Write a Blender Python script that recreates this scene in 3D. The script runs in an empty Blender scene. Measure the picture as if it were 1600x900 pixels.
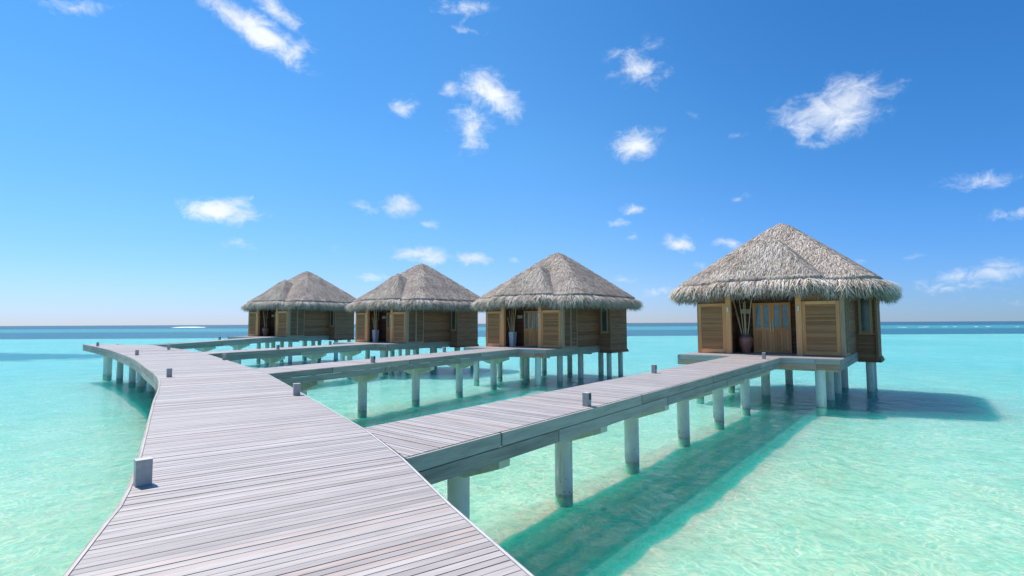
import bpy, math, random
import numpy as np
from mathutils import Vector, Matrix

random.seed(7); RNG = np.random.default_rng(7)
scene = bpy.context.scene
COL = scene.collection
R = math.radians
H_CAM = 3.98

# ------------------------------------------------------------------ camera
F_PX = 850.0
PITCH = math.atan(55.2 / F_PX); ROLL = math.atan(0.0048)
_r = Vector((1, 0, 0)); _f = Vector((0, math.cos(PITCH), math.sin(PITCH))); _u = Vector((0, -math.sin(PITCH), math.cos(PITCH)))
C_R = _r * math.cos(ROLL) - _u * math.sin(ROLL); C_U = _u * math.cos(ROLL) + _r * math.sin(ROLL); C_F = _f
cam_data = bpy.data.cameras.new("camera"); cam = bpy.data.objects.new("camera", cam_data); COL.objects.link(cam)
cam_data.sensor_width = 36.0; cam_data.lens = F_PX / 1600 * 36.0
cam_data.clip_start = 0.05; cam_data.clip_end = 60000
cam.matrix_world = Matrix(((C_R.x, C_U.x, -C_F.x, 0), (C_R.y, C_U.y, -C_F.y, 0), (C_R.z, C_U.z, -C_F.z, H_CAM), (0, 0, 0, 1)))
scene.camera = cam

# ------------------------------------------------------------------ light
SUN_EL, SUN_AZ = 58.7, -54.0            # azimuth from +Y towards +X
sd = Vector((math.sin(R(SUN_AZ)) * math.cos(R(SUN_EL)), math.cos(R(SUN_AZ)) * math.cos(R(SUN_EL)), math.sin(R(SUN_EL))))
sun_l = bpy.data.lights.new("sun", 'SUN'); sun = bpy.data.objects.new("sun", sun_l); COL.objects.link(sun)
sun_l.energy = 4.7; sun_l.angle = R(0.55); sun_l.color = (1.0, 0.955, 0.90)
sun.rotation_euler = sd.to_track_quat('Z', 'Y').to_euler(); sun.location = (0, 0, 60)
scene.view_settings.view_transform = 'Standard'; scene.view_settings.look = 'None'
scene.view_settings.exposure = 0.33; scene.view_settings.gamma = 1.0
scene.cycles.max_bounces = 8; scene.cycles.transparent_max_bounces = 12
scene.cycles.caustics_reflective = False; scene.cycles.caustics_refractive = False
scene.cycles.sample_clamp_indirect = 6.0

class NT:
    """small helper around a node tree"""
    def __init__(s, tree): s.t = tree; s.n = tree.nodes; s.l = tree.links
    def new(s, typ, **kw):
        nd = s.n.new(typ)
        for k, v in kw.items():
            if k == 'ins':
                for a, b in v.items():
                    if isinstance(b, bpy.types.NodeSocket): s.l.new(b, nd.inputs[a])
                    else: nd.inputs[a].default_value = b
            else: setattr(nd, k, v)
        return nd
    def math(s, op, a, b=0.0, clamp=False):
        nd = s.new('ShaderNodeMath', operation=op, use_clamp=clamp)
        for i, v in enumerate((a, b)):
            if isinstance(v, bpy.types.NodeSocket): s.l.new(v, nd.inputs[i])
            else: nd.inputs[i].default_value = v
        return nd.outputs[0]
    def mix(s, fac, a, b, blend='MIX'):
        nd = s.new('ShaderNodeMix', data_type='RGBA', blend_type=blend)
        for i, v in ((0, fac), (6, a), (7, b)):
            if isinstance(v, bpy.types.NodeSocket): s.l.new(v, nd.inputs[i])
            else: nd.inputs[i].default_value = v if i == 0 else (*v[:3], 1)
        return nd.outputs[2]
    def ramp(s, fac, stops, interp='LINEAR'):
        nd = s.new('ShaderNodeValToRGB'); cr = nd.color_ramp; cr.interpolation = interp
        while len(cr.elements) < len(stops): cr.elements.new(0.5)
        for e, (p, c) in zip(cr.elements, stops): e.position = p; e.color = (*c, 1) if len(c) == 3 else c
        s.l.new(fac, nd.inputs[0]); return nd.outputs[0]
    def noise(s, vec, scale, detail=4, rough=0.55, dim='3D', dist=0.0):
        nd = s.new('ShaderNodeTexNoise', noise_dimensions=dim)
        nd.inputs['Scale'].default_value = scale; nd.inputs['Detail'].default_value = detail
        nd.inputs['Roughness'].default_value = rough; nd.inputs['Distortion'].default_value = dist
        if vec is not None: s.l.new(vec, nd.inputs['Vector'])
        return nd
    def mapr(s, v, a, b, c=0.0, d=1.0, interp='SMOOTHSTEP'):
        nd = s.new('ShaderNodeMapRange', interpolation_type=interp)
        s.l.new(v, nd.inputs[0])
        for i, x in enumerate((a, b, c, d)): nd.inputs[i + 1].default_value = x
        return nd.outputs[0]

world = bpy.data.worlds.new("World"); scene.world = world; world.use_nodes = True
def build_world():
    t = NT(world.node_tree); t.n.clear()
    sky = t.new('ShaderNodeTexSky', sky_type='NISHITA'); sky.sun_disc = False
    sky.sun_elevation = R(SUN_EL); sky.sun_rotation = R(SUN_AZ)
    sky.altitude = 0; sky.air_density = 1.0; sky.dust_density = 0.0; sky.ozone_density = 1.0
    hs = t.new('ShaderNodeHueSaturation', ins={'Saturation': 1.15, 'Value': 1.0, 'Color': sky.outputs[0]})
    el = t.new('ShaderNodeSeparateXYZ', ins={0: t.new('ShaderNodeTexCoord').outputs['Generated']}).outputs[2]
    tint = t.ramp(el, [(0.0, (0.33, 0.43, 0.84)), (0.05, (0.37, 0.50, 0.86)), (0.16, (0.41, 0.63, 0.90)), (0.30, (0.43, 0.74, 0.93)), (0.6, (0.40, 0.80, 1.0))])
    skyc = t.mix(1.0, hs.outputs[0], tint, 'MULTIPLY')
    sx = t.new('ShaderNodeVectorMath', operation='DOT_PRODUCT', ins={0: t.new('ShaderNodeTexCoord').outputs['Generated'], 1: (0.83, 0.35, 0.43)}).outputs['Value']
    skyc = t.mix(t.mapr(sx, 0.45, 1.0), skyc, t.mix(1.0, skyc, (0.50, 0.74, 0.90), 'MULTIPLY'))
    co = t.new('ShaderNodeTexCoord').outputs['Generated']
    nrm = t.new('ShaderNodeVectorMath', operation='NORMALIZE', ins={0: co}).outputs[0]
    w = t.noise(nrm, 9.0, 5, 0.6)
    off = t.new('ShaderNodeVectorMath', operation='SUBTRACT', ins={0: w.outputs['Color'], 1: (0.5, 0.5, 0.5)}).outputs[0]
    off = t.new('ShaderNodeVectorMath', operation='SCALE', ins={0: off, 'Scale': 0.055}).outputs[0]
    wv = t.new('ShaderNodeVectorMath', operation='ADD', ins={0: nrm, 1: off}).outputs[0]
    CL = [(1300,170,72,42,-15,1.05),(1355,168,38,14,-18,.6),(768,148,46,28,35,1.0),(735,203,34,30,-25,.8),(705,147,16,13,0,.55),(628,167,22,13,0,.7),
          (728,10,52,15,5,.7),(740,45,38,10,15,.5),(385,35,95,24,38,1.1),(468,83,30,16,-10,.75),(430,14,52,17,38,.8),(118,3,60,12,0,.6),(88,22,17,10,0,.35),
          (350,330,56,21,5,1.0),(372,382,42,9,6,.5),(565,327,30,12,15,.6),(622,325,30,19,5,1.0),(672,347,26,11,0,.6),(660,399,56,14,3,.9),(737,403,30,11,0,.9),
          (512,390,34,7,0,.35),(575,432,32,9,3,.55),(285,457,44,6,0,.3),(1000,112,40,28,10,.75),(963,90,20,12,0,.5),(1028,70,26,17,0,.4),
          (992,232,37,25,-10,1.0),(1030,205,24,12,0,.4),(1056,378,34,16,5,1.0),(990,327,22,9,0,.7),(965,350,17,9,0,.6),(985,372,14,8,0,.45),(1140,384,26,10,0,.7),
          (1100,343,24,8,0,.3),(1157,310,16,7,0,.45),(1148,212,20,9,-10,.4),(1415,355,24,10,0,.35),(1525,282,62,16,-14,.55),(1572,326,50,12,-14,.5),
          (1558,428,85,16,-12,.8),(1500,452,80,11,0,.5),(1440,400,50,8,-8,.35),(1580,470,60,8,0,.4),(1405,127,22,6,-12,.35),(800,406,18,9,0,.5),(975,441,20,8,0,.5),(1022,456,24,9,0,.6),(1082,175,18,9,30,.3),
          (1350,410,24,9,0,.5),(1085,420,26,9,0,.5),(1400,480,50,5,0,.25),(640,470,60,5,0,.2),(60,465,70,6,0,.2)]
    field = None
    for (px, py, a, b, rot, wt) in CL:
        c = (C_F * F_PX + C_R * (px - 800) - C_U * (py - 450)).normalized()
        e1 = (C_R - c * C_R.dot(c)).normalized(); e2 = -(c.cross(e1)).normalized()
        if e2.dot(C_U) < 0: e2 = -e2
        k = R(-rot); u = e1 * math.cos(k) + e2 * math.sin(k); v = e2 * math.cos(k) - e1 * math.sin(k)
        n = u.cross(v)
        dist = math.hypot(F_PX, math.hypot(px - 800, py - 450))
        m = Matrix((u, v, n)).transposed()
        mp = t.new('ShaderNodeMapping', vector_type='TEXTURE')
        mp.inputs[1].default_value = c; mp.inputs[2].default_value = m.to_euler()
        mp.inputs[3].default_value = (a * 1.12 / dist, b * 1.12 / dist, 0.5)
        t.l.new(wv, mp.inputs[0])
        ln = t.new('ShaderNodeVectorMath', operation='LENGTH', ins={0: mp.outputs[0]}).outputs['Value']
        mk = t.mapr(ln, 0.0, 1.45, wt, 0.0, 'LINEAR')
        field = mk if field is None else t.math('MAXIMUM', field, mk)
    st = t.new('ShaderNodeVectorMath', operation='MULTIPLY', ins={0: nrm, 1: (1, 1, 1.5)}).outputs[0]
    n1 = t.noise(st, 30.0, 12, 0.68, dist=0.5).outputs[0]
    n2 = t.noise(st, 7.0, 4, 0.5).outputs[0]
    f = t.math('ADD', t.math('MULTIPLY', field, 1.25), t.math('MULTIPLY', t.math('SUBTRACT', n1, 0.5), 1.7))
    f = t.math('ADD', f, t.math('MULTIPLY', t.math('SUBTRACT', n2, 0.5), 0.5))
    on = t.mapr(field, 0.02, 0.25)
    dens = t.math('MULTIPLY', t.mapr(f, 0.30, 1.35), on)
    # thin high haze near the horizon in the lowest degrees
    dens = t.math('MULTIPLY', dens, 0.93)
    shade = t.mapr(n2, 0.35, 0.7)
    cc = t.mix(shade, (4.6, 5.0, 5.6), (6.0, 6.2, 6.4))
    col = t.mix(dens, skyc, cc)
    bg = t.new('ShaderNodeBackground', ins={'Color': col, 'Strength': 0.14})
    out = t.new('ShaderNodeOutputWorld'); t.l.new(bg.outputs[0], out.inputs[0])
build_world()

# ------------------------------------------------------------------ materials
def mat(name):
    m = bpy.data.materials.new(name); m.use_nodes = True; t = NT(m.node_tree); t.n.clear()
    o = t.new('ShaderNodeOutputMaterial'); return m, t, o
def principled(t, o, color, rough=0.7, bump=None, spec=0.3, metal=0.0):
    p = t.new('ShaderNodeBsdfPrincipled')
    for k, v in (('Base Color', color), ('Roughness', rough)):
        if isinstance(v, bpy.types.NodeSocket): t.l.new(v, p.inputs[k])
        else: p.inputs[k].default_value = (*v, 1) if k == 'Base Color' else v
    p.inputs['Specular IOR Level'].default_value = spec; p.inputs['Metallic'].default_value = metal
    if bump is not None: t.l.new(bump, p.inputs['Normal'])
    t.l.new(p.outputs[0], o.inputs[0]); return p
def wood(name, dark, light, tone_amt=0.35, grain=60.0, rough=0.8, warm=None, bump=0.25, along=2.0, spec=0.25):
    m, t, o = mat(name)
    uv = t.new('ShaderNodeUVMap').outputs[0]
    mp = t.new('ShaderNodeMapping', ins={0: uv}); mp.inputs[3].default_value = (along, grain, 1)
    g = t.noise(mp.outputs[0], 1.0, 5, 0.65, dist=0.4).outputs[0]
    mp2 = t.new('ShaderNodeMapping', ins={0: uv}); mp2.inputs[3].default_value = (0.9, 7.0, 1)
    b = t.noise(mp2.outputs[0], 1.0, 3, 0.5).outputs[0]
    tn = t.new('ShaderNodeAttribute', attribute_name='tone').outputs['Fac']
    f = t.math('ADD', t.math('MULTIPLY', g, 0.55), t.math('MULTIPLY', b, 0.55))
    f = t.math('ADD', f, t.math('MULTIPLY', t.math('SUBTRACT', tn, 0.5), tone_amt))
    c = t.ramp(f, [(0.25, dark), (0.72, light)])
    if warm:
        wn = t.new('ShaderNodeAttribute', attribute_name='tone2').outputs['Fac']
        c = t.mix(t.math('MULTIPLY', t.mapr(wn, 0.75, 1.0), 0.5), c, t.mix(1.0, c, warm, 'MULTIPLY'))
    # dark knots and stains with a shape of their own
    kn = t.noise(mp2.outputs[0], 3.0, 2, 0.5).outputs[0]
    c = t.mix(t.math('MULTIPLY', t.mapr(kn, 0.66, 0.78), 0.35), c, (dark[0] * .6, dark[1] * .6, dark[2] * .6))
    bp = t.new('ShaderNodeBump', ins={'Strength': bump, 'Distance': 0.004, 'Height': g})
    principled(t, o, c, rough, bp.outputs[0], spec); return m
M = {}
M['deck'] = wood('weathered_deck_wood', (0.23, 0.195, 0.17), (0.52, 0.46, 0.415), 0.20, 80, 0.52, (1.0, .84, .74), 0.4, spec=0.6)
M['fascia'] = wood('grey_beam_wood', (0.19, 0.175, 0.15), (0.45, 0.42, 0.37), 0.25, 45, 0.8, (1.0, .85, .72), 0.3)
M['fascia_red'] = wood('red_brown_beam_wood', (0.40, 0.19, 0.12), (0.62, 0.36, 0.25), 0.4, 45, 0.8, None, 0.3)
M['wall'] = wood('brown_wall_boards', (0.16, 0.068, 0.038), (0.38, 0.18, 0.105), 0.22, 40, 0.8, (0.8, .85, .9), 0.3)
M['teak'] = wood('honey_teak', (0.56, 0.23, 0.085), (0.86, 0.40, 0.165), 0.4, 50, 0.6, None, 0.2)
M['slat'] = wood('slat_teak', (0.44, 0.185, 0.075), (0.70, 0.345, 0.15), 0.4, 50, 0.7, None, 0.2)
M['wall_dark'] = wood('dark_recess_boards', (0.07, 0.035, 0.022), (0.17, 0.085, 0.055), 0.4, 40, 0.7, None, 0.3)  # recess boards, a darker brown than the other walls
M['teak_grey'] = wood('silvered_teak', (0.27, 0.14, 0.085), (0.47, 0.29, 0.185), 0.4, 50, 0.75, None, 0.2)
M['bamboo'] = wood('dry_bamboo', (0.42, 0.28, 0.14), (0.70, 0.53, 0.32), 0.5, 25, 0.55, None, 0.1)

def simple(name, a, b, scale=8, rough=0.6, bump=0.1, spec=0.3, metal=0.0, detail=5):
    m, t, o = mat(name); co = t.new('ShaderNodeTexCoord').outputs['Object']
    n = t.noise(co, scale, detail, 0.6).outputs[0]
    c = t.ramp(n, [(0.3, a), (0.7, b)])
    bp = t.new('ShaderNodeBump', ins={'Strength': bump, 'Distance': 0.01, 'Height': n})
    principled(t, o, c, rough, bp.outputs[0], spec, metal); return m
M['post_grey'] = simple('grey_painted_post', (0.33, 0.32, 0.31), (0.42, 0.41, 0.40), 14, 0.55)
M['planter'] = simple('grey_planter_paint', (0.40, 0.42, 0.46), (0.50, 0.52, 0.56), 5, 0.5)
M['lamp_dark'] = simple('lamp_louver_dark', (0.05, 0.05, 0.05), (0.09, 0.09, 0.085), 14, 0.4)
M['strip'] = simple('pale_edge_strip', (0.46, 0.44, 0.43), (0.60, 0.58, 0.57), 6, 0.6)
M['brass'] = simple('brass_fitting', (0.45, 0.36, 0.20), (0.60, 0.50, 0.30), 20, 0.35, metal=0.7)
M['lampglass'] = simple('frosted_wall_lamp', (0.62, 0.60, 0.52), (0.74, 0.72, 0.64), 20, 0.4)
M['plaque'] = simple('pale_wood_plaque', (0.50, 0.46, 0.36), (0.66, 0.62, 0.50), 12, 0.6)
M['sand_white'] = simple('bright_surf', (0.78, 0.80, 0.80), (0.9, 0.9, 0.9), 0.6, 0.9)
def m_jar():
    m, t, o = mat('terracotta_glaze'); co = t.new('ShaderNodeTexCoord').outputs['Object']
    n = t.noise(co, 6, 5, 0.6).outputs[0]; z = t.new('ShaderNodeSeparateXYZ', ins={0: co}).outputs[2]
    c = t.ramp(n, [(0.3, (0.27, 0.10, 0.07)), (0.7, (0.40, 0.18, 0.13))])
    top = t.mapr(t.math('ADD', z, t.math('MULTIPLY', n, 0.1)), 0.86, 0.97)
    c = t.mix(top, c, (0.12, 0.10, 0.085))
    principled(t, o, c, 0.42, None, 0.5); return m
M['jar'] = m_jar()
def m_glass():
    m, t, o = mat('blue_green_door_glass')
    co = t.new('ShaderNodeTexCoord').outputs['Object']; n = t.noise(co, 3, 2, 0.5).outputs[0]
    c = t.ramp(n, [(0.3, (0.07, 0.15, 0.17)), (0.7, (0.14, 0.26, 0.29))])
    principled(t, o, c, 0.12, None, 0.9); return m
M['glass'] = m_glass()
M['dark_glass'] = simple('dark_window_glass', (0.03, 0.05, 0.055), (0.06, 0.09, 0.10), 2, 0.1, 0.0, 0.8)
def m_pile():
    m, t, o = mat('painted_concrete_pile')
    g = t.new('ShaderNodeNewGeometry').outputs['Position']; z = t.new('ShaderNodeSeparateXYZ', ins={0: g}).outputs[2]
    n = t.noise(g, 3.0, 6, 0.6).outputs[0]
    st = t.new('ShaderNodeVectorMath', operation='MULTIPLY', ins={0: g, 1: (9, 9, 0.8)}).outputs[0]
    n2 = t.noise(st, 1.0, 4, 0.6).outputs[0]
    c = t.ramp(n, [(0.3, (0.70, 0.685, 0.61)), (0.7, (0.80, 0.79, 0.72))])
    c = t.mix(t.math('MULTIPLY', t.mapr(n2, 0.5, 0.75), 0.5), c, (0.38, 0.35, 0.25))
    wl = t.mapr(t.math('ADD', z, t.math('MULTIPLY', n, 0.5)), 0.70, 0.30)
    c = t.mix(t.math('MULTIPLY', wl, 0.35), c, (0.30, 0.31, 0.25))
    wl2 = t.mapr(t.math('ADD', z, t.math('MULTIPLY', n2, 0.22)), 0.20, 0.12)
    c = t.mix(t.math('MULTIPLY', t.math('MULTIPLY', wl2, t.mapr(z, -.03, .03)), 0.45), c, (0.08, 0.11, 0.06))
    c = t.mix(t.mapr(z, .0, -.04), c, (0.50, 0.80, 0.62))  # pale green below the waterline: the water's scattered light painted into the colour
    v = t.new('ShaderNodeTexVoronoi', ins={0: g, 'Scale': 9.0}).outputs[0]
    c = t.mix(t.math('MULTIPLY', t.math('MULTIPLY', t.mapr(v, 0.22, 0.12), t.mapr(z, 0.7, 0.3)), 0.7), c, (0.09, 0.07, 0.06))
    principled(t, o, c, 0.75, None, 0.3); return m
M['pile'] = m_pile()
def m_cap():
    m, t, o = mat('pile_cap_concrete')
    g = t.new('ShaderNodeNewGeometry').outputs['Position']; n = t.noise(g, 4.0, 6, 0.6).outputs[0]
    c = t.ramp(n, [(0.3, (0.56, 0.56, 0.44)), (0.7, (0.70, 0.70, 0.60))]); principled(t, o, c, 0.8); return m
M['cap'] = m_cap()
def m_thatch(name, lo, mid, hi, sc, trans=0.0):
    m, t, o = mat(name); co = t.new('ShaderNodeTexCoord').outputs['Object']; wp = t.new('ShaderNodeNewGeometry').outputs['Position']
    n = t.noise(wp, 0.9, 5, 0.6).outputs[0]; n2 = t.noise(co, sc, 6, 0.7).outputs[0]
    tn = t.new('ShaderNodeAttribute', attribute_name='tone').outputs['Fac']
    f = t.math('ADD', t.math('MULTIPLY', n, 0.35), t.math('MULTIPLY', n2, 0.3)); f = t.math('ADD', f, t.math('MULTIPLY', tn, 0.38))
    c = t.ramp(f, [(0.28, lo), (0.5, mid), (0.72, hi)])
    n3 = t.noise(wp, 1.1, 3, 0.5).outputs[0]
    c = t.mix(t.math('MULTIPLY', t.mapr(n3, 0.52, 0.72), 0.22), c, t.mix(1.0, c, (0.95, 0.80, 0.62), 'MULTIPLY'))
    bp = t.new('ShaderNodeBump', ins={'Strength': 0.6, 'Distance': 0.03, 'Height': n2})
    p = principled(t, o, c, 0.9, bp.outputs[0], 0.12)
    if trans:
        tl = t.new('ShaderNodeBsdfTranslucent', ins={'Color': c}); mx = t.new('ShaderNodeMixShader', ins={0: trans, 1: p.outputs[0], 2: tl.outputs[0]}); t.l.new(mx.outputs[0], o.inputs[0])
    return m
M['thatch'] = m_thatch('grey_thatch', (0.09, 0.07, 0.053), (0.41, 0.345, 0.285), (0.80, 0.71, 0.61), 22)
M['fringe'] = m_thatch('pale_thatch_fringe', (0.13, 0.10, 0.075), (0.48, 0.40, 0.325), (0.90, 0.81, 0.70), 10, 0.22)

def m_water():
    m, t, o = mat('lagoon_water')
    g = t.new('ShaderNodeNewGeometry').outputs['Position']
    v1 = t.new('ShaderNodeMapping', ins={0: g}); v1.inputs[2].default_value = (0, 0, R(25)); v1.inputs[3].default_value = (1.0, 0.55, 1)
    a = t.noise(v1.outputs[0], 1.1, 3, 0.5, dist=0.6).outputs[0]
    b = t.noise(v1.outputs[0], 4.2, 4, 0.6, dist=0.8).outputs[0]
    h = t.math('ADD', t.math('MULTIPLY', a, 0.20), t.math('MULTIPLY', b, 0.075))
    bp = t.new('ShaderNodeBump', ins={'Strength': 1.0, 'Distance': 1.0, 'Height': h})
    fr = t.new('ShaderNodeFresnel', ins={'IOR': 1.33, 'Normal': bp.outputs[0]}).outputs[0]
    fr = t.math('MINIMUM', t.math('MULTIPLY', fr, 0.62), 0.40)
    gl = t.new('ShaderNodeBsdfGlossy', ins={'Roughness': 0.06, 'Normal': bp.outputs[0]})
    # caustic light painted into the transparent colour as a web of brighter lines
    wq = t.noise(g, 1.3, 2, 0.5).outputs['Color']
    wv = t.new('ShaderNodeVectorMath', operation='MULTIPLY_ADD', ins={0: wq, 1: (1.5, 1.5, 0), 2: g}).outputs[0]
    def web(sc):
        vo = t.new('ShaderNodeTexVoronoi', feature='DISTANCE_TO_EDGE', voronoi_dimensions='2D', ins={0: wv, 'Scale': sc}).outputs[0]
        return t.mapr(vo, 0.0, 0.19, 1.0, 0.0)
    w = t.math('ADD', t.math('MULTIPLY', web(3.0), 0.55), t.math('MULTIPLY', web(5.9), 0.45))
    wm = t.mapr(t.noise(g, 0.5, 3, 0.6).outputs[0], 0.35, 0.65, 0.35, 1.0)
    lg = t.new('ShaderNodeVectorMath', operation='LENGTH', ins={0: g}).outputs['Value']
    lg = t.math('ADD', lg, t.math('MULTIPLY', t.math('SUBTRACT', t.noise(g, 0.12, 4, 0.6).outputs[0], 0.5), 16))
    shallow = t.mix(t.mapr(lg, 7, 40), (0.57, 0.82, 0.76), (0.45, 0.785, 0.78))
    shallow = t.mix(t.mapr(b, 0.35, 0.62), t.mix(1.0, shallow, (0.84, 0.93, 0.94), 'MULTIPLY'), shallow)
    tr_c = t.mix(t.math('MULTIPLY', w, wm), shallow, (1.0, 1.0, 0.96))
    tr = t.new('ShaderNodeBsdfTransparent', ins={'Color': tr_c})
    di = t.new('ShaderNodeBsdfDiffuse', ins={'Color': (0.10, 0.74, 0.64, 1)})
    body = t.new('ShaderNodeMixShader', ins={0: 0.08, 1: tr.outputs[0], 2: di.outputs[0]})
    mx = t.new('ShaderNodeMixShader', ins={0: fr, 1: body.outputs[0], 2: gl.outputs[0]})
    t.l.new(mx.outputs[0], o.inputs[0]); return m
M['water'] = m_water()
def m_seabed():
    m, t, o = mat('lagoon_bed')
    g = t.new('ShaderNodeNewGeometry').outputs['Position']
    xyz = t.new('ShaderNodeSeparateXYZ', ins={0: g}); x, y = xyz.outputs[0], xyz.outputs[1]
    ln = t.new('ShaderNodeVectorMath', operation='LENGTH', ins={0: g}).outputs['Value']
    n = t.noise(g, 0.35, 6, 0.6).outputs[0]; nf = t.noise(g, 3.5, 5, 0.6).outputs[0]; nl = t.noise(g, 0.03, 5, 0.6).outputs[0]
    sand = t.ramp(n, [(0.3, (0.84, 0.78, 0.58)), (0.7, (0.96, 0.90, 0.72))])
    sand = t.mix(t.math('MULTIPLY', t.mapr(nf, 0.48, 0.72), 0.38), sand, (0.40, 0.46, 0.30))
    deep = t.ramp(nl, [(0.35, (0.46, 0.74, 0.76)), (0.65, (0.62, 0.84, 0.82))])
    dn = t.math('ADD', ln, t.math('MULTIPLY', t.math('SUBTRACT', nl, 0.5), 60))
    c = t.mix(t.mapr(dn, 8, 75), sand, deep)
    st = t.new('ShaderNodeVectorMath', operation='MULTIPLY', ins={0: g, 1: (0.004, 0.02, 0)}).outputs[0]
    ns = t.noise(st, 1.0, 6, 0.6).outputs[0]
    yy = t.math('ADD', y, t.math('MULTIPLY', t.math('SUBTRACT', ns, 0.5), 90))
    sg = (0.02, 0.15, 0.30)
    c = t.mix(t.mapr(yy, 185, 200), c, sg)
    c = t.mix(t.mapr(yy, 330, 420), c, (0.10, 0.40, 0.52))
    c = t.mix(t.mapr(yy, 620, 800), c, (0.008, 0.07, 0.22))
    # seagrass meadow to the left
    mp = t.new('ShaderNodeMapping', vector_type='TEXTURE', ins={0: g}); mp.inputs[1].default_value = (-90, 78, 0); mp.inputs[3].default_value = (48, 13, 1000)
    pl = t.new('ShaderNodeVectorMath', operation='LENGTH', ins={0: mp.outputs[0]}).outputs['Value']
    n4 = t.noise(g, 0.12, 6, 0.65).outputs[0]
    pm = t.mapr(t.math('ADD', pl, t.math('MULTIPLY', t.math('SUBTRACT', n4, 0.5), 1.6)), 1.0, 0.6)
    c = t.mix(t.math('MULTIPLY', pm, 0.95), c, (0.03, 0.28, 0.42))
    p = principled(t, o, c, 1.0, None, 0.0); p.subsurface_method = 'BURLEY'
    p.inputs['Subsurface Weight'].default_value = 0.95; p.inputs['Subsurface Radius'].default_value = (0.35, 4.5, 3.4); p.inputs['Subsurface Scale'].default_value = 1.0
    return m
M['seabed'] = m_seabed()

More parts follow.
